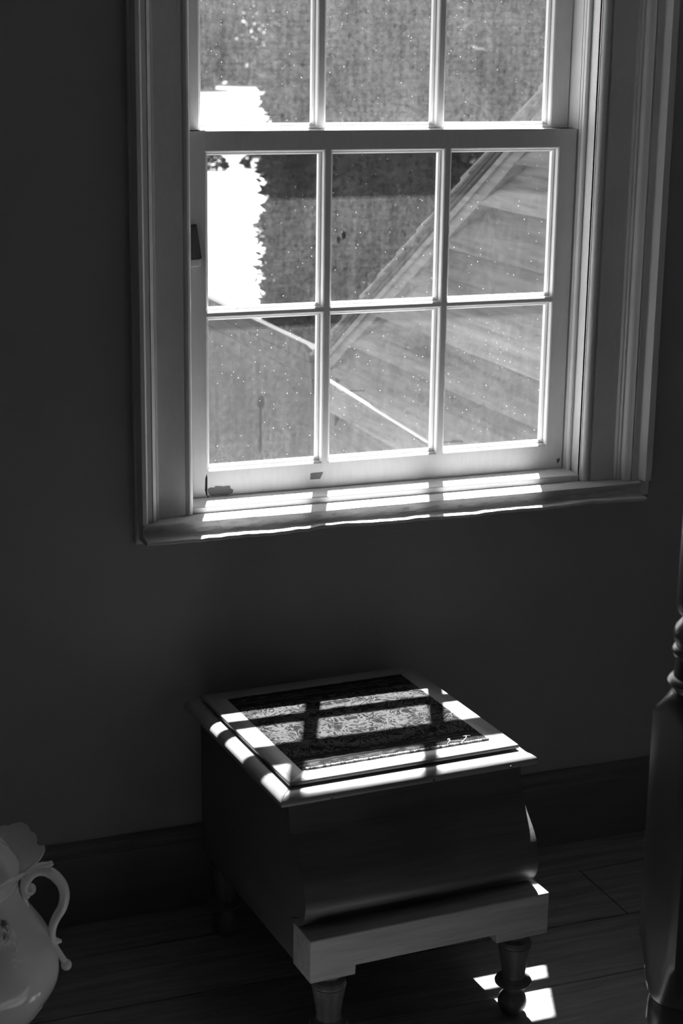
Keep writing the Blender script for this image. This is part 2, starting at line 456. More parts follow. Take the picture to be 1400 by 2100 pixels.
def make_sash(nm, yf, zb, th, brail, trail, glass_mat):
    s = empty(nm, (0, 0, 0)); s.parent = win
    s.location = -WIN_OFF
    hp = half_profile(yf, th)
    zs = [zb, zb + PH, zb + PH + MH, zb + 2 * PH + MH]
    ztop, zbot = zs[3] + trail, zs[0] - brail
    yb = yf + th
    # stiles
    extr_z('stile', [(XL, yf)] + hp + [(XL, yb)], zbot, ztop, 'white_paint', s)
    extr_z('stile', [(XR, yf)] + [(XS[5] - a, b) for a, b in hp] + [(XR, yb)], zbot, ztop, 'white_paint', s)
    # rails
    e = 0.0004
    extr_x('bottom_rail', [(yf + e, zbot)] + [(b + e, zs[0] + a) for a, b in hp] + [(yb, zbot)], XL + 0.001, XR - 0.001, 'white_paint', s)
    extr_x('top_rail', [(yf + e, ztop)] + [(b + e, zs[3] - a) for a, b in hp] + [(yb, ztop)], XL + 0.001, XR - 0.001, 'white_paint', s)
    # muntins
    for a0, a1 in ((XS[1], XS[2]), (XS[3], XS[4])):
        pr = [(a0 - a, b) for a, b in hp] + [(a1 + a, b) for a, b in reversed(hp)]
        extr_z('muntin', pr, zs[0] - 0.01, zs[3] + 0.01, 'white_paint', s)
    for k in range(3):
        pr = [(b + e, zs[2] + a) for a, b in hp] + [(b + e, zs[1] - a) for a, b in reversed(hp)]
        extr_x('muntin', pr, XS[2 * k] - 0.004, XS[2 * k + 1] + 0.004, 'white_paint', s)
    # panes
    yg = yf + DEP
    for r in range(2):
        for c in range(3):
            o = box('pane', XS[2 * c] + 0.004, XS[2 * c + 1] - 0.004, yg - 0.0011, yg + 0.0011, zs[2 * r] + 0.004, zs[2 * r + 1] - 0.004, glass_mat, s)
            yield_panes.append(o)
    return s, zs
yield_panes = []
# washed run in the lower left pane and the two dark spots in the middle pane
g0 = at(535, 825, y=0.023); g1 = at(534, 870, y=0.023); g2 = at(533, 912, y=0.023); g3 = at(705, 482, y=0.023); g4 = at(694, 492, y=0.023)
glass('dusty_glass', 0.080, 0.20, [(g0.x, g0.z, 0.008, 0.014, 0.75), (g1.x, g1.z, 0.0035, 0.055, 0.65), (g2.x, g2.z, 0.005, 0.02, 0.5), (g3.x, g3.z, 0.005, 0.008, 0.8), (g4.x, g4.z, 0.004, 0.008, 0.7)])
glass('dusty_glass_upper', 0.18, 0.155)
glass('thin_dust_glass', 0.045, 0.22)
lower, zsl = make_sash('lower_sash', 0.0, Z0, 0.038, 0.0586, 0.0355, 'dusty_glass')
yield_panes[5].data.materials[0] = MAT['thin_dust_glass']
upper, zsu = make_sash('upper_sash', 0.0405, zsl[3] + 0.0375, 0.031, 0.037, 0.045, 'dusty_glass_upper')

def wpart(o):
    o.parent = win; o.location = -WIN_OFF
    return o
# jambs, head and outer sill: the box of the window
SILL_Z = Z0 - 0.0645
ZH = zsu[3] + 0.045 + 0.003
wpart(box('jamb', HX0, -0.0455, -0.056, -0.0, SILL_Z - 0.02, ZH + 0.03, 'white_paint'))
wpart(box('jamb', HX0 - 0.0, -0.0395, -0.0, 0.074, SILL_Z - 0.02, ZH + 0.03, 'white_paint'))
wpart(box('jamb', 0.7705, HX1, -0.0, 0.074, SILL_Z - 0.02, ZH + 0.03, 'white_paint'))
wpart(box('jamb', 0.779, HX1, -0.056, -0.0, SILL_Z - 0.02, ZH + 0.03, 'white_paint'))
wpart(box('head_jamb', HX0, HX1, -0.056, 0.074, ZH, ZH + 0.03, 'white_paint'))
# stop moulding in front of the lower sash
wpart(extr_z('stop_bead', [(0.7705, -0.0022), (0.7705, -0.010), (0.7718, -0.0108), (0.7718, -0.0125), (0.7705, -0.0133), (0.7705, -0.0205), (0.7722, -0.0222), (0.7755, -0.0222), (0.7768, -0.0205), (0.779, -0.0205), (0.779, -0.0022)], SILL_Z, ZH, 'white_paint'))
wpart(extr_z('stop_bead', [(-0.0395, -0.0022), (-0.0395, -0.0205), (-0.0412, -0.0222), (-0.052, -0.0222), (-0.052, -0.0022)], SILL_Z, ZH, 'white_paint'))
# architrave: bead, fascia, two small beads, ogee, band, raised back band
arch = [(0.779, -0.050), (0.7795, -0.056), (0.7815, -0.0615), (0.7855, -0.0655), (0.7905, -0.0668), (0.7950, -0.0655), (0.7985, -0.0620), (0.7992, -0.0595), (0.8005, -0.0595), (0.8012, -0.0660),
        (0.8530, -0.0660), (0.8536, -0.0700), (0.8552, -0.0722), (0.8575, -0.0728), (0.8580, -0.0712), (0.8588, -0.0745), (0.8605, -0.0765), (0.8628, -0.0770), (0.8634, -0.0750),
        (0.8644, -0.0775), (0.8665, -0.0832), (0.8700, -0.0868), (0.8740, -0.0882), (0.8775, -0.0900), (0.8795, -0.0915), (0.8805, -0.0870), (0.8822, -0.0870), (0.8830, -0.0925),
        (0.8960, -0.0925), (0.8972, -0.0945), (0.9065, -0.1060), (0.9200, -0.1060), (0.9222, -0.1040), (0.9235, WALL_Y - 0.012), (0.9350, WALL_Y - 0.010), (0.9350, WALL_Y + 0.002), (0.779, WALL_Y + 0.002)]
LM = [(0.0, -0.0455), (0.0222, -0.0630), (0.0740, -0.1155), (0.1275, -0.1490), (0.1445, -0.1580), (0.1600, -0.1600)]
def left_x(x):
    d = x - 0.779
    for (d0, x0), (d1, x1) in zip(LM, LM[1:]):
        if d <= d1: return x0 + (x1 - x0) * (d - d0) / (d1 - d0)
    return LM[-1][1]
rc = wpart(extr_z('casing', arch, SILL_Z + 0.0003, ZH + 0.16, 'white_paint', None, 35))
lc = wpart(extr_z('casing', [(left_x(x), y) for x, y in arch], SILL_Z + 0.0003, ZH + 0.16, 'white_paint', None, 35))
hc = wpart(extr_x('head_casing', [(y - 0.0006, ZH + (x - 0.779)) for x, y in arch], left_x(0.935), 0.935, 'white_paint', None, 35))
# flat backing board showing round the outer edge, down past the sill
for xa, xb in ((-0.1605, -0.128), (0.90, 0.9365)):
    wpart(box('backing_board', xa, xb, WALL_Y - 0.0115, WALL_Y + 0.004, Z0 - (0.111 if xa < 0 else 0.103), ZH + 0.16, 'white_paint', None, 0.001))
# inner stool strip under the sash
wpart(extr_x('stool_strip', [(-0.004, SILL_Z - 0.004), (-0.058, SILL_Z - 0.004), (-0.0582, SILL_Z + 0.0105), (-0.0565, SILL_Z + 0.0128), (-0.004, SILL_Z + 0.0150)], -0.0450, 0.7770, 'white_paint', None, None, 0.0006))
# thick worn sill: flat top, rough undercut face, projecting lower lip
def sill_ring(x):
    f = 0.9 if -0.06 < x < 0.78 else 0.45
    a = noise.noise((x * 9, 1.3, 0)) * 0.0035 * f + noise.noise((x * 34, 5, 0)) * 0.0016 * f
    b = noise.noise((x * 7, 8.1, 2)) * 0.0045 * f + noise.noise((x * 40, 2, 7)) * 0.0016 * f
    c = noise.noise((x * 22, 3.3, 9)) * 0.0030
    d = noise.noise((x * 16, 9.3, 4)) * 0.0030
    c2 = noise.noise((x * 60, 1.1, 3)) * 0.0022; c3 = noise.noise((x * 45, 6.1, 8)) * 0.0022
    ev = min(1, max(0, (x + 0.13) / 0.03), max(0, (0.885 - x) / 0.03))
    zt = SILL_Z
    return [(x, 0.02, zt - 0.03), (x, 0.02, zt), (x, -0.05, zt), (x, -0.098 + a * .5, zt - 0.0006), (x, -0.1045 + a, zt - 0.003),
            (x, -0.1035 + a + c * .8, zt - 0.007 + d * .4), (x, -0.101 + c * 1.3 + c2, zt - 0.012 + d), (x, -0.0995 - c2, zt - 0.0165 + d), (x, -0.0995 + c * 1.2 + c3, zt - 0.0205 + d), (x, -0.1015 + c - c3, zt - 0.0240 + d), (x, -0.1140 + c * .6, zt - 0.0262 + b * .6),
            (x, -0.1285 + b * .7, zt - 0.0275 + b), (x, -0.1300 + b * .7, zt - 0.0305 + b), (x, -0.1265 + b * .5, zt - 0.0345 + b), (x, -0.100, zt - 0.0370), (x, WALL_Y + 0.004, zt - 0.0370)]
xs = [-0.1545 + (0.8985 + 0.1545) * k / 420 for k in range(421)]
wpart(sweep('window_sill', [sill_ring(x) for x in xs], 'sill_paint', None, 38))
# outer sill sloping away
wpart(extr_x('outer_sill', [(-0.0, SILL_Z - 0.01), (0.24, SILL_Z - 0.055), (0.24, SILL_Z - 0.10), (-0.0, SILL_Z - 0.07)], -0.16, 0.89, 'exterior_paint'))
# paint losses on the bottom rail, each with its own outline
def chip(poly, mat='bare_wood', y=0.0):
    P = [at(u, v, y=y) for u, v in poly]
    n = len(P)
    V = [(p.x, y - 0.0003, p.z) for p in P] + [(p.x, y + 0.002, p.z) for p in P]
    Fc = [tuple(range(n)), tuple(range(n, 2 * n))] + [(i, (i + 1) % n, n + (i + 1) % n, n + i) for i in range(n)]
    o = mesh('paint_chip', V, Fc, mat, lower)
    return o
chip([(426, 1003), (432, 1000), (440, 1000), (441, 997), (455, 997), (456, 998), (471, 996), (473, 1002), (478, 1004), (477, 1011), (470, 1013), (466, 1015), (445, 1016), (432, 1017), (427, 1011)])
chip([(637, 971), (646, 970), (662, 968.5), (660, 974), (656, 982), (636, 983.5)])
chip([(421, 980), (424, 972), (425, 980), (425, 1016), (423, 1017), (420, 1005)], 'dark_gap')
chip([(1141, 942), (1147, 939), (1147, 945), (1142, 951)], 'bare_wood')
chip([(425, 1018), (427, 1016), (427.5, 1024), (425, 1030)], 'dark_gap')
# wedge that jams the sash
wd = tag(empty('wooden_wedge', (-0.024, -0.006, 0)), 'small dark wooden wedge jammed beside the left sash stile', 'wedge')
p0 = at(392, 534, y=-0.014); p1 = at(406, 460, y=-0.010)
wz0, wz1 = p0.z, p1.z
wd.location = (p0.x, 0, wz0)
mesh('block', [(-0.006, -0.0095, 0), (0.0215, -0.0125, 0.002), (0.0215, -0.0006, 0.002), (-0.006, -0.0006, 0), (-0.006, -0.0080, wz1 - wz0 - 0.004), (0.0125, -0.0100, wz1 - wz0), (0.0125, -0.0006, wz1 - wz0), (-0.006, -0.0006, wz1 - wz0 - 0.004)], BOXF, 'wedge_wood', wd, None, 0.0012)
mesh('lip', [(-0.006, -0.011, -0.0125), (0.018, -0.0125, -0.0115), (0.018, -0.0006, -0.0115), (-0.006, -0.0006, -0.0125), (-0.006, -0.010, -0.0006), (0.018, -0.0125, 0.0012), (0.018, -0.0006, 0.0012), (-0.006, -0.0006, -0.0006)], BOXF, 'white_paint', wd, None, 0.001)

# ------------------------------------------------------------------ window added out of view behind the camera, for soft fill light
w2 = tag(empty('fill_window', ((BX0 + BX1) / 2, RY0, BZ0)), 'plain white sash window, unseen, added in the wall behind for fill light', None, 'structure')
def w2box(name, x0, x1, y0, y1, z0, z1, mat='white_paint'):
    o = box(name, x0, x1, y0, y1, z0, z1, mat, w2); o.location = (-(BX0 + BX1) / 2, -RY0, -BZ0); return o
w2box('frame', BX0, BX0 + 0.05, RY0 - 0.12, RY0 + 0.01, BZ0, BZ1); w2box('frame', BX1 - 0.05, BX1, RY0 - 0.12, RY0 + 0.01, BZ0, BZ1)
w2box('frame', BX0 + 0.05, BX1 - 0.05, RY0 - 0.12, RY0 + 0.01, BZ1 - 0.05, BZ1); w2box('window_sill', BX0 - 0.04, BX1 + 0.04, RY0 - 0.12, RY0 + 0.05, BZ0 - 0.03, BZ0 + 0.03)
zm = (BZ0 + BZ1) / 2
w2box('meeting_rail', BX0 + 0.05, BX1 - 0.05, RY0 - 0.08, RY0 - 0.04, zm - 0.02, zm + 0.02)
for k in (1, 2):
    xm = BX0 + 0.05 + (BX1 - BX0 - 0.1) * k / 3
    w2box('muntin', xm - 0.007, xm + 0.007, RY0 - 0.075, RY0 - 0.045, BZ0 + 0.03, BZ1 - 0.05)
for zc in ((BZ0 + 0.03 + zm) / 2, (BZ1 - 0.05 + zm) / 2):
    w2box('muntin', BX0 + 0.05, BX1 - 0.05, RY0 - 0.074, RY0 - 0.046, zc - 0.006, zc + 0.006)

# ------------------------------------------------------------------ carpet-topped bed step (old commode step)
st = tag(empty('step_stool', (0.155, -0.381, 0.0), math.radians(2.8)), 'old wooden bed step with patterned carpet top and turned legs, in the sun', 'step stool')
UC = 0.005
def sb(name, u0, u1, v0, v1, z0, z1, mat, bevel=0.0015):
    return box(name, u0 + UC, u1 + UC, v0, v1, z0, z1, mat, st, bevel)
# body: ogee front, flat sides and back
fp = [(-0.222, 0.446), (-0.224, 0.425), (-0.2275, 0.405), (-0.236, 0.387), (-0.250, 0.369), (-0.2665, 0.353), (-0.2800, 0.3385), (-0.2895, 0.323), (-0.2950, 0.307), (-0.2975, 0.291), (-0.2955, 0.274), (-0.288, 0.259), (-0.2760, 0.2470), (-0.268, 0.2425)]
fpd = [(v, z) for v, z in [(p.x, p.y) for p in spline([(a, b, 0) for a, b in fp], 3)]]
front = fpd + [(fpd[-1][0] + 0.03, fpd[-1][1])] + [(v + 0.018, z) for v, z in reversed(fpd[:-6])]
extr = lambda nm, prof, u0, u1, mat, sm=None: sweep(nm, [[(u0 + UC, v, z) for v, z in prof], [(u1 + UC, v, z) for v, z in prof]], mat, st, sm)
extr('front_panel', front, -0.2215, 0.2200, 'stool_wood', 40)
side = [(v + 0.002, z) for v, z in fpd] + [(-0.245, 0.2425), (-0.245, 0.168), (0.212, 0.168), (0.212, 0.446)]
extr('side_panel', side, -0.2200, -0.2010, 'stool_wood_side')
extr('side_panel', side, 0.2010, 0.2185, 'stool_wood_side')
sb('back_panel', -0.2005, 0.2005, 0.194, 0.2115, 0.168, 0.446, 'stool_wood_side')
sb('bottom_board', -0.2005, 0.2005, -0.245, 0.1935, 0.172, 0.186, 'stool_wood_side')
# plinth rail with stepped bracket ends
zt, zb, zn = 0.2405, 0.1625, 0.1795
pl_ = [(-0.2165, zb), (-0.134, zb), (-0.1335, zn), (0.1335, zn), (0.134, zb), (0.2360, zb), (0.2360, zt), (-0.2165, zt)]
sweep('plinth_rail', [[(u + 0.0, -0.3205, z) for u, z in pl_], [(u, -0.2455, z) for u, z in pl_]], 'stool_rail_wood', st, None, True, True, 0.002)
# moulded lid edge: four mitred pieces, half-round nose
ep = [(-0.170, 0.4465), (-0.238, 0.4465), (-0.2445, 0.4475), (-0.2485, 0.4500), (-0.2500, 0.4540), (-0.2490, 0.4585), (-0.2460, 0.4625), (-0.2405, 0.4660), (-0.2330, 0.4685), (-0.2240, 0.4695), (-0.170, 0.4695)]
def mitred(name, prof, rot, mat, half_extra=0.0, gap=0.0006):
    R = Matrix.Rotation(rot, 4, 'Z')
    a, b = [], []
    for v, z in prof:
        h = -v - gap
        a.append(R @ Vector((-h, v, z)) + Vector((UC, 0, 0))); b.append(R @ Vector((h, v, z)) + Vector((UC, 0, 0)))
    return sweep(name, [a, b], mat, st, 50)
for k in range(4):
    mitred('edge_moulding', [(v + (0.011 if k == 1 else 0.006) if v < -0.2 else v, z) for v, z in ep], k * PI / 2, 'lid_wood' if k % 2 == 0 else 'lid_wood_side')
# raised frame round the carpet, four mitred boards, on a recessed dark bed
sb('lid_bed', -0.2075, 0.2075, -0.2075, 0.2075, 0.4696, 0.4725, 'dark_gap', 0)
tp = [(-0.1795, 0.4727), (-0.2165, 0.4727), (-0.2180, 0.4740), (-0.2180, 0.4785), (-0.2165, 0.4800), (-0.1795, 0.4800)]
for k in range(4):
    mitred('lid_border', tp, k * PI / 2, 'lid_wood' if k % 2 == 0 else 'lid_wood_side', 0, 0.0004)
# carpet inset, a fine grid with a slightly uneven nap
N = 56
V, Fc = [], []
for j in range(N + 1):
    for i in range(N + 1):
        u = -0.179 + 0.358 * i / N; v = -0.179 + 0.358 * j / N
        V.append((u + UC, v, 0.4806 + 0.0009 * noise.noise((u * 60, v * 60, 0)) + 0.0006 * noise.noise((u * 200, v * 200, 3))))
k0 = len(V)
for j in range(N):
    for i in range(N):
        a = j * (N + 1) + i
        Fc.append((a, a + 1, a + N + 2, a + N + 1))
V += [(-0.179 + UC, -0.179, 0.473), (0.179 + UC, -0.179, 0.473), (0.179 + UC, 0.179, 0.473), (-0.179 + UC, 0.179, 0.473)]
Fc.append((k0, k0 + 1, k0 + 2, k0 + 3))
Fc.append(tuple(range(0, N + 1)) + (k0 + 1, k0)); Fc.append(tuple(range(N * (N + 1), N * (N + 1) + N + 1)) + (k0 + 2, k0 + 3))
Fc.append(tuple(i * (N + 1) for i in range(N + 1)) + (k0 + 3, k0)); Fc.append(tuple(i * (N + 1) + N for i in range(N + 1)) + (k0 + 2, k0 + 1))
carpet = mesh('carpet', V, Fc, 'carpet', st, 60)
tag(carpet, 'patterned woven carpet inset with dark border')
# whipped front edge of the carpet
rs, pts = [], []
for i in range(150):
    u = -0.172 + 0.35 * i / 149
    pts.append((u + UC, -0.1785 + 0.001 * noise.noise((u * 50, 0, 0)), 0.4815 + 0.0008 * noise.noise((u * 120, 3, 0))))
    rs.append(0.0022 + 0.0008 * (i % 2) + 0.001 * abs(noise.noise((u * 80, 7, 1))))
tube('whipped_edge', pts, rs, 'selvage', carpet, 6)
tp_ = []
for i in range(40):
    s = i / 39
    tp_.append((0.098 + UC + 0.050 * s + 0.005 * math.sin(s * 19), -0.176 + 0.012 * math.sin(s * 9) + 0.006 * s, 0.4845 + 0.003 * abs(math.sin(s * 11))))
tube('loose_thread', tp_, 0.0005, 'thread', carpet, 5)
# nails in the front moulding
for u in (-0.155, 0.035, 0.185):
    o = lathe('nail', [(0.0, 0.0), (0.0018, 0.0), (0.0018, 0.003), (0.0, 0.003)], 8, 'nail_metal', st)
    o.rotation_euler = (PI / 2, 0, 0); o.location = (u + UC, -0.2478, 0.4560)
# turned legs
lp = [(0.0, 0.0), (0.013, 0.0), (0.020, 0.006), (0.0255, 0.016), (0.0260, 0.024), (0.0235, 0.034), (0.0165, 0.0420), (0.0145, 0.0455), (0.0145, 0.0520), (0.018, 0.0545), (0.0285, 0.0570), (0.0325, 0.0605), (0.0330, 0.0640), (0.0310, 0.0675), (0.0235, 0.0705), (0.0210, 0.0735), (0.0208, 0.080),
      (0.0228, 0.095), (0.0262, 0.116), (0.0288, 0.131), (0.0292, 0.1335), (0.0280, 0.1345), (0.0300, 0.1360), (0.0300, 0.1395), (0.0270, 0.1450), (0.0200, 0.1480), (0.0185, 0.1500), (0.0200, 0.1525), (0.0200, 0.1560), (0.0175, 0.1580), (0.0165, 0.1625), (0.0165, 0.1680), (0.0, 0.1680)]
leg0 = lathe('leg', [(r, z) for r, z in lp if z < 0.16] + [(0.0165, 0.1625), (0.0, 0.1625)], 28, 'leg_wood', st, 35)
leg0.location = (0.190, -0.287, 0)
for (u, v, k) in ((-0.168, -0.287, 1.0), (-0.180, 0.180, 0.168 / 0.1625), (0.190, 0.180, 0.168 / 0.1625)):
    o = link_copy(leg0, 'leg', st); o.location = (u, v, 0); o.scale = (1, 1, k)

# ------------------------------------------------------------------ lidded pottery jar at the left
JX, JY = -0.574, -0.490
jar = tag(empty('pottery_jar', (JX, JY, 0), -0.20), 'glossy lidded slop jar with scalloped rim and scrolled handle', 'jar')
def flute(r, z, a):
    k = max(0.0, min(1.0, (z - 0.03) / 0.08)) * max(0.0, min(1.0, (0.27 - z) / 0.1))
    return r * (1 + 0.012 * k * math.cos(10 * a + 9 * z)), z
bp = [(0.0, 0.004), (0.056, 0.004), (0.060, 0.0), (0.064, 0.002), (0.064, 0.010), (0.058, 0.018), (0.062, 0.030), (0.079, 0.052), (0.106, 0.082), (0.1310, 0.112), (0.1475, 0.140), (0.1530, 0.166), (0.1490, 0.196), (0.1370, 0.222), (0.1200, 0.248), (0.1050, 0.271), (0.0950, 0.292), (0.0915, 0.308), (0.086, 0.308), (0.089, 0.290), (0.10, 0.262), (0.125, 0.225), (0.14, 0.16), (0.10, 0.08), (0.05, 0.03), (0.0, 0.02)]
bps = [(p.x, p.y) for p in spline([(a, b, 0) for a, b in bp[:18]], 3)] + bp[18:]
lathe('body', bps, 72, 'pottery', jar, 50, fn=flute)
# flaring scalloped collar
def scal(r, z, a):
    k = max(0.0, (z - 0.312) / 0.045)
    s = abs(math.cos(4 * a + 0.5)) ** 0.55
    s2 = abs(math.cos(8 * a + 0.4)) ** 0.6
    return r * (1 + k * (0.10 * s + 0.035 * s2 - 0.05)), z + k * (0.012 * s + 0.006 * s2 - 0.006)
cp = [(0.0900, 0.302), (0.0912, 0.312), (0.0955, 0.324), (0.1030, 0.334), (0.1125, 0.3425), (0.1220, 0.3500), (0.1275, 0.3565), (0.1265, 0.3585), (0.1210, 0.3540), (0.1110, 0.3462), (0.1010, 0.3385), (0.0925, 0.3300), (0.0880, 0.3180), (0.0870, 0.3030)]
lathe('rim', cp + [cp[0]], 120, 'pottery', jar, 60, fn=scal)
# domed lid with faint ribs
def rib(r, z, a):
    return r, z + 0.0016 * math.cos(12 * a) * min(1, r / 0.05)
lpz = [(0.0, 0.322), (0.0860, 0.326), (0.0935, 0.330), (0.0960, 0.336), (0.0950, 0.342), (0.0890, 0.353), (0.0770, 0.369), (0.0600, 0.383), (0.0400, 0.3905), (0.0220, 0.3975), (0.0100, 0.3995), (0.0, 0.400)]
lid = lathe('lid', lpz, 72, 'pottery', jar, 50, fn=rib)
lathe('knob', [(0.0, 0.396), (0.010, 0.397), (0.0085, 0.405), (0.0125, 0.412), (0.0160, 0.420), (0.0140, 0.428), (0.0060, 0.433), (0.0, 0.434)], 20, 'pottery', lid, 50)
# scrolled handle, planned from its outline: (out, height)
hpts = [(0.1080, 0.2835), (0.1030, 0.2960), (0.1060, 0.3090), (0.1180, 0.3220), (0.1340, 0.3280), (0.1520, 0.3265), (0.1680, 0.3170), (0.1790, 0.3010), (0.1825, 0.2820), (0.1780, 0.2620), (0.1670, 0.2440), (0.1560, 0.2280), (0.1500, 0.2110), (0.1505, 0.1960), (0.1560, 0.1800), (0.1640, 0.1660)]
hs = spline([(a - 0.016 * min(1, (a - 0.1) / 0.06) * max(0, min(1, (b - 0.185) / 0.06)), 0, b) for a, b in hpts], 5)
nH = len(hs)
rad = [0.0055 + 0.0035 * math.sin(PI * min(1, i / nH * 1.2)) for i in range(nH)]
hd = tube('handle', hs, rad, 'pottery', jar, 12, 1.25, Vector((0, 1, 0)))
def ball(name, c, r, parent, sx=1, sy=1, sz=1):
    pr = [(max(0.0, r * math.sin(PI * i / 8)), -r * math.cos(PI * i / 8)) for i in range(9)]
    o = lathe(name, pr, 14, 'pottery', parent, 80); o.location = c; o.scale = (sx, sy, sz); return o
tube('scroll', [(0.110 + 0.0085 * (1 - s / 26) * math.cos(2.6 + s * 0.36), 0, 0.2985 + 0.0085 * (1 - s / 26) * math.sin(2.6 + s * 0.36)) for s in range(24)], [0.0065 - 0.0001 * s for s in range(24)], 'pottery', hd, 10, 1.3, Vector((0, 1, 0)))
tube('thumb_rest', [(0.108, 0, 0.327), (0.122, 0, 0.3345), (0.132, 0, 0.3365), (0.142, 0, 0.3370), (0.1485, 0, 0.3400)], [0.006, 0.0055, 0.0055, 0.005, 0.004], 'pottery', hd, 10, 1.2, Vector((0, 1, 0)))
tube('spur', [(0.146, 0, 0.206), (0.154, 0, 0.2035), (0.1595, 0, 0.2030)], [0.007, 0.005, 0.0028], 'pottery', hd, 10)
jar.scale = (1, 1, 1.05)
ball('handle_end', (0.1660, 0, 0.1610), 0.0095, hd, 1, 1.1, 1)
tube('leaf', [(0.1010, 0, 0.318), (0.0985, 0, 0.300), (0.1010, 0, 0.282), (0.106, 0, 0.268)], [0.004, 0.0055, 0.005, 0.003], 'pottery', hd, 10, 1.3, Vector((0, 1, 0)))

# raised gilt strokes on the body
t = NT('gilt'); t.done(t.bsdf(t.ramp(t.noise(t.co, 200), 0.3, 0.7, 0.85, 0.95), 0.28, None, Metallic=0.35))
def r_at(z):
    for (r0, z0), (r1, z1) in zip(bps[6:], bps[7:]):
        if z0 <= z <= z1: return r0 + (r1 - r0) * (z - z0) / max(1e-6, z1 - z0)
    return 0.1
def stroke(pts, r):
    P = [((flute(r_at(z), z, a)[0] + 0.0006) * math.cos(a), (flute(r_at(z), z, a)[0] + 0.0006) * math.sin(a), z) for a, z, _ in [(p.x, p.y, 0) for p in spline([(a, z, 0) for a, z in pts], 5)]]
    tube('gilt_stroke', P, r, 'gilt', jar, 6)
stroke([(-1.02, 0.086), (-0.90, 0.090), (-0.80, 0.096), (-0.72, 0.104)], 0.0009)
stroke([(-0.80, 0.080), (-0.72, 0.086), (-0.66, 0.082), (-0.70, 0.076), (-0.76, 0.079)], 0.0011)
stroke([(-0.64, 0.084), (-0.58, 0.094), (-0.53, 0.090), (-0.52, 0.081), (-0.46, 0.086), (-0.40, 0.096)], 0.0010)
stroke([(-0.62, 0.108), (-0.50, 0.114), (-0.42, 0.121)], 0.0007)
stroke([(-0.95, 0.243), (-0.86, 0.239), (-0.78, 0.245), (-0.70, 0.249)], 0.0007)
stroke([(-1.0, 0.262), (-0.93, 0.258), (-0.88, 0.264), (-0.84, 0.259)], 0.0010)

# ------------------------------------------------------------------ bed post at the right
bx_, by_ = 0.319, -1.250
bed = tag(empty('bed_post', (bx_, by_, 0)), 'dark turned bed post with square block, cut by the right edge', 'bed post')
hs_ = 0.049
def sq_ring(h, r, z, n=40):
    """blend of a square of half side h with a circle of radius r"""
    out = []
    for k in range(n):
        a = 2 * PI * k / n + PI / 4
        c, s = math.cos(a), math.sin(a)
        q = h / max(abs(c), abs(s))
        q = min(q, r)
        out.append((q * c, q * s, z))
    return out
RM = hs_ * 1.395
rings = [sq_ring(hs_, 0.046, 0.366), sq_ring(hs_, 0.050, 0.372), sq_ring(hs_, 0.053, 0.385), sq_ring(hs_, 0.0565, 0.402), sq_ring(hs_, 0.062, 0.425), sq_ring(hs_, RM, 0.447), sq_ring(hs_, RM, 0.788), sq_ring(hs_, RM * 0.985, 0.7935),
         sq_ring(hs_, 0.059, 0.802), sq_ring(hs_, 0.051, 0.813), sq_ring(hs_, 0.046, 0.822), sq_ring(hs_, 0.0435, 0.826)]
sweep('block', rings, 'bed_wood', bed, 30)
lathe('shaft', [(0, 0.8260), (0.0425, 0.8260), (0.0425, 0.8290), (0.0475, 0.8365), (0.0505, 0.8410), (0.0475, 0.8460), (0.0425, 0.8485), (0.041, 0.8660), (0.041, 0.8760), (0.045, 0.8790), (0.047, 0.8840), (0.0455, 0.8890), (0.042, 0.8920), (0.0425, 0.8950), (0.0455, 0.9010), (0.0462, 0.9090), (0.0435, 0.9190), (0.0375, 0.9260), (0.035, 0.9310), (0.037, 0.9360), (0.0415, 0.9390), (0.0438, 0.9430), (0.0445, 0.9610), (0.044, 1.0260), (0.0415, 1.1760), (0.037, 1.4260), (0.033, 1.6760), (0.03, 1.8760), (0.034, 1.8960), (0.034, 1.9160), (0.028, 1.9260), (0.031, 1.9560), (0.026, 1.9960), (0.012, 2.0260), (0, 2.0310)], 40, 'bed_wood', bed, 40)
lathe('foot', [(0.0, 0.0), (0.024, 0.0), (0.026, 0.02), (0.030, 0.08), (0.036, 0.16), (0.0445, 0.24), (0.0455, 0.262), (0.041, 0.272), (0.0405, 0.280), (0.0450, 0.285), (0.0475, 0.292), (0.0475, 0.318), (0.0490, 0.322), (0.0500, 0.328), (0.0490, 0.352), (0.0480, 0.356), (0.0470, 0.366), (0.0, 0.366)], 40, 'bed_wood', bed, 40)

# ------------------------------------------------------------------ outside, seen from the upper floor
GZ = -3.30
tag(mesh('ground', boxv(-160, 160, -120, 260, GZ - 0.3, GZ), BOXF, 'lawn'), 'bright sunlit lawn behind the house', None, 'structure')
# the storeys below and above the room, so the outer wall reaches the ground
tag(boxes('wall_outer', [(-3.2, 3.2, 0.0, WY1, GZ, -0.165), (-3.2, RX0 - 0.15, 0.0, WY1, -0.165, 3.0), (RX1 + 0.15, 3.2, 0.0, WY1, -0.165, 3.0)], 'house_wall'), 'outer house wall below the window', None, 'structure')
# wing of the house at the right, clapboarded side wall square to the window wall
wing = tag(empty('house_wing', (1.9, 2.4, GZ)), 'weathered clapboard wing with steep shingled roof edge, seen through right panes', 'building')
WX = 1.70
woff = Vector((1.9, 2.4, GZ))
def wingpart(o, parent=None):
    o.parent = wing; o.location = -woff; return o
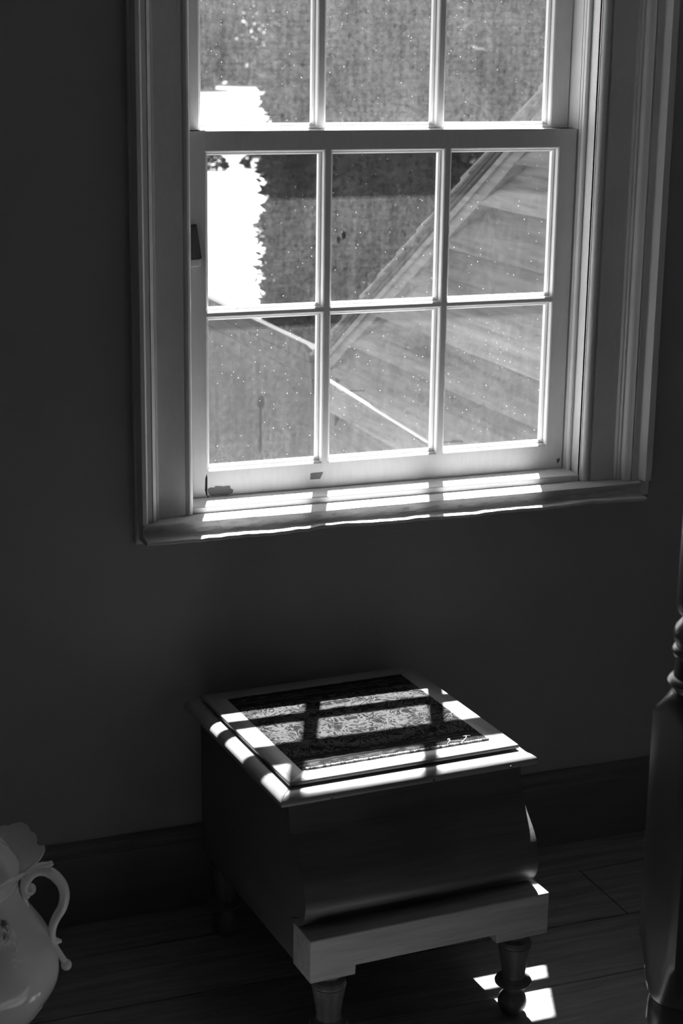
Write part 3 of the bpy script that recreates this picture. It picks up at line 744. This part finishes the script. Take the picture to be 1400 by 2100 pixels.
# rake line of the roof: z as a function of y on the wall plane
def rake_z(y): return 1.33 - (y - 1.905) * 0.585
levels = [1.289 + 0.157 * k for k in range(12, 0, -1)] + [1.289, 1.139, 0.967, 0.805, 0.634, 0.477] + [0.477 - 0.158 * k for k in range(1, 5)]
rnd = random.Random(11)
YW0 = 0.16
for i in range(len(levels) - 1):
    zt_, zb_ = levels[i], levels[i + 1]
    def ymax(z): return min(3.60, 1.905 + (1.33 - z) / 0.585)
    yt, yb_ = ymax(zt_), ymax(zb_)
    if yb_ < YW0 + 0.05: continue
    yt = max(yt, YW0 + 0.01)
    n = 14
    rings = []
    ph = rnd.uniform(0, 50)
    for k in range(n + 1):
        s = k / n
        y_b = YW0 + (yb_ - YW0) * s; y_t = YW0 + (yt - YW0) * s
        wob = 0.006 * noise.noise((y_b * 1.6, ph, 0)) + 0.004 * noise.noise((y_b * 5, ph, 2))
        warp = 0.004 * noise.noise((y_b * 2.2, ph, 9))
        rings.append([(WX - 0.078 + warp, y_b, zb_ + wob), (WX - 0.004, y_t, zt_ + 0.010), (WX + 0.004, y_t, zt_ + 0.010), (WX - 0.040 + warp, y_b, zb_ + wob + 0.004)])
    wingpart(sweep('clapboard', rings, 'weathered_boards'))
wingpart(mesh('sheathing', [(WX + 0.006, YW0, GZ), (WX + 0.006, 3.6, GZ), (WX + 0.006, 3.6, rake_z(3.6)), (WX + 0.006, YW0, rake_z(YW0)), (WX + 0.3, YW0, GZ), (WX + 0.3, 3.6, GZ), (WX + 0.3, 3.6, rake_z(3.6)), (WX + 0.3, YW0, rake_z(YW0))], BOXF, 'house_wall'))
wingpart(box('corner_board', 1.66, 1.70, 3.605, 3.69, GZ, 0.34, 'weathered_boards'))
def sloped(name, x0, x1, y0, y1, dz0, dz1, mat, wob=0.0):
    rings = []
    n = 26
    for k in range(n + 1):
        y = y0 + (y1 - y0) * k / n
        w_ = wob * noise.noise((y * 3, dz0 * 20, 1)); w2 = wob * noise.noise((y * 3, dz1 * 20, 7))
        z = rake_z(y)
        rings.append([(x0, y, z + dz0 + w_), (x1, y, z + dz0), (x1, y, z + dz1), (x0, y, z + dz1 + w2)])
    return wingpart(sweep(name, rings, mat))
sloped('rake_board', 1.625, 1.70, 0.3, 3.62, -0.010, 0.062, 'weathered_trim', 0.010)
sloped('rake_moulding', 1.612, 1.625, 0.3, 3.62, 0.034, 0.060, 'weathered_trim', 0.006)
sloped('soffit_strip', 1.605, 1.70, 0.3, 3.64, 0.063, 0.078, 'shingles', 0.004)
rs_ = sloped('roof', 1.600, 4.2, 0.3, 3.66, 0.079, 0.094, 'shingles', 0.005)
# butts of the shingle courses showing along the edge
for k in range(18):
    y0 = 0.45 + k * 0.178
    wingpart(mesh('shingle', [(1.590, y0, rake_z(y0) + 0.0945), (1.590, y0 + 0.24, rake_z(y0 + 0.24) + 0.106), (1.9, y0 + 0.24, rake_z(y0 + 0.24) + 0.106), (1.9, y0, rake_z(y0) + 0.0945),
                              (1.590, y0, rake_z(y0) + 0.101), (1.590, y0 + 0.24, rake_z(y0 + 0.24) + 0.116), (1.9, y0 + 0.24, rake_z(y0 + 0.24) + 0.116), (1.9, y0, rake_z(y0) + 0.101)], BOXF, 'weathered_trim'))
# low lean-to along the wing: ledge roof of boards with a pale drip edge over a dark wall
low = tag(empty('lean_to', (1.7, 5.0, GZ)), 'low lean-to with board-edged roof beyond the clapboard wing', 'building')
loff = Vector((1.7, 5.0, GZ))
def lowpart(o): o.parent = low; o.location = -loff; return o
lowpart(box('wall', 1.66, 1.78, 3.72, 9.0, GZ, 0.235, 'roof_boards'))
for k, (za, zb2, xo) in enumerate(((0.205, 0.275, 1.600), (0.278, 0.345, 1.594), (0.348, 0.400, 1.588))):
    lowpart(box('fascia_board', xo, 1.66, 3.72, 9.1, za, zb2, 'roof_boards', None, 0.004))
for k in range(6):
    y0 = 3.72 + k * 0.905
    lowpart(mesh('roof_board', [(1.57, y0, 0.401), (1.70, y0, 0.290), (1.70, y0 + 0.9, 0.290), (1.57, y0 + 0.9, 0.401), (1.57, y0, 0.425), (1.70, y0, 0.315), (1.70, y0 + 0.9, 0.315), (1.57, y0 + 0.9, 0.425)], BOXF, 'shingles'))
a = at(668, 776, x=1.5); b = at(878, 907, x=1.5)
wingpart(tube('hand_rail', [tuple(a.lerp(b, k / 8)) for k in range(9)], 0.0055, 'sill_paint', None, 10))
for s in (0.1, 0.9):
    c = a.lerp(b, s)
    wingpart(tube('bracket', [(c.x, c.y, c.z - 0.012), (c.x + 0.02, c.y, c.z - 0.03), (WX - 0.02, c.y, c.z - 0.035)], 0.004, 'weathered_trim', None, 6))

# trees
def leafy(name, c, rx, ry, z0, z1, n, size, parent, seed, top=0.35, mat='foliage'):
    r = random.Random(seed)
    V, Fc = [], []
    for i in range(n):
        h = r.random()
        z = z0 + (z1 - z0) * h
        taper = min(1.0, (1 - h) / top) ** 0.7 * min(1.0, 0.55 + h * 3)
        a = r.uniform(0, 2 * PI)
        lump = 1 + 0.13 * noise.noise((math.cos(a) * 2.2, math.sin(a) * 2.2, z * 1.7 + seed)) + 0.10 * noise.noise((math.cos(a) * 6, math.sin(a) * 6, z * 4))
        q = taper * lump * (r.uniform(0.74, 1.03) if r.random() < 0.93 else r.uniform(1.0, 1.12))
        p = Vector((c[0] + rx * q * math.cos(a), c[1] + ry * q * math.sin(a), z))
        s = size * r.uniform(0.6, 1.4)
        d1 = Vector((math.cos(a) + r.uniform(-.8, .8), math.sin(a) + r.uniform(-.8, .8), r.uniform(-.9, .9))).normalized()
        d2 = d1.orthogonal().normalized()
        d2 = (Matrix.Rotation(r.uniform(0, 6.28), 3, d1) @ d2) * 0.42
        k = len(V)
        V += [p - d1 * s * .5, p + d2 * s, p + d1 * s, p - d2 * s]
        Fc.append((k, k + 1, k + 2, k + 3))
    me = bpy.data.meshes.new(name); me.from_pydata([tuple(v) for v in V], [], Fc); me.materials.append(MAT[mat])
    o = bpy.data.objects.new(name, me); COL.objects.link(o); o.parent = parent
    return o
def core(name, c, rx, ry, z0, z1, parent, seed, top=0.35):
    rings = []
    for j in range(22):
        h = j / 21
        z = z0 + (z1 - z0) * h
        taper = max(0.02, min(1.0, (1 - h) / top) ** 0.7 * min(1.0, 0.55 + h * 3)) * 0.8
        ring = []
        for k in range(28):
            a = 2 * PI * k / 28
            lump = 1 + 0.13 * noise.noise((math.cos(a) * 2.2, math.sin(a) * 2.2, z * 1.7 + seed))
            ring.append((c[0] + rx * taper * lump * math.cos(a), c[1] + ry * taper * lump * math.sin(a), z))
        rings.append(ring)
    return sweep(name, rings, 'foliage', parent)
def tree(name, label, px_l, px_r, y, ztop, n, size, seed, z0=0.9):
    l, r_ = at(px_l, 430, y=y), at(px_r, 430, y=y)
    cx, rx = (l.x + r_.x) / 2, abs(r_.x - l.x) / 2
    root = tag(empty(name, (cx, y, GZ)), label, 'tree')
    leafy('foliage', (0, 0), rx, rx, z0, ztop - GZ, n, size, root, seed)
    core('inner_branches', (0, 0), rx, rx, z0 + 0.1, ztop - GZ - 0.3, root, seed)
    lathe('trunk', [(0.0, 0.0), (0.16, 0.0), (0.13, 0.3), (0.12, z0 + 1.0), (0.0, z0 + 1.0)], 12, 'bark', root)
    return root
tree('evergreen_tree', 'dense dark evergreen tree on the lawn, behind the left and middle panes', 566, 925, 16.0, 3.6, 60000, 0.085, 5)
tree('leafy_tree', 'thin-leaved tree behind the shingled roof edge, right of the evergreen', 905, 1240, 24.0, 5.2, 9000, 0.2, 8)
# line of trees along the far side of the lawn
for i, (u, hh, wpx) in enumerate(((392, 17, 6.4), (520, 16, 7.4))):
    g = at(u, 160, y=150.0 + 14 * i)
    s = tag(empty('far_tree', (g.x, 150 + 14 * i, GZ)), ['far tree at the left edge of the upper left pane', 'far tree just left of the evergreen, in the upper left pane'][i], 'tree')
    leafy('foliage', (0, 0), wpx / 2, wpx / 2, -0.1 + 0.15, hh, 5000, 0.75, s, 30 + i, 0.5)
    lathe('trunk', [(0.0, 0.0), (0.35, 0.0), (0.25, 3.0), (0.0, 3.0)], 8, 'bark', s)
# far shrubs on the lawn
for (u, v, hgt, wd_, lab, sd) in ((440, 350, 0.62, 0.5, 'small far shrub at the top left corner of the lower left pane', 21), (522, 345, 0.7, 0.5, 'small far shrub between the evergreen and the upper left pane corner', 22)):
    g = at(u, v, z=GZ)
    s = tag(empty('far_shrub', g), lab, 'shrub')
    leafy('foliage', (0, 0), wd_, wd_, 0.05, hgt, 240, 0.15, s, sd, 0.6)
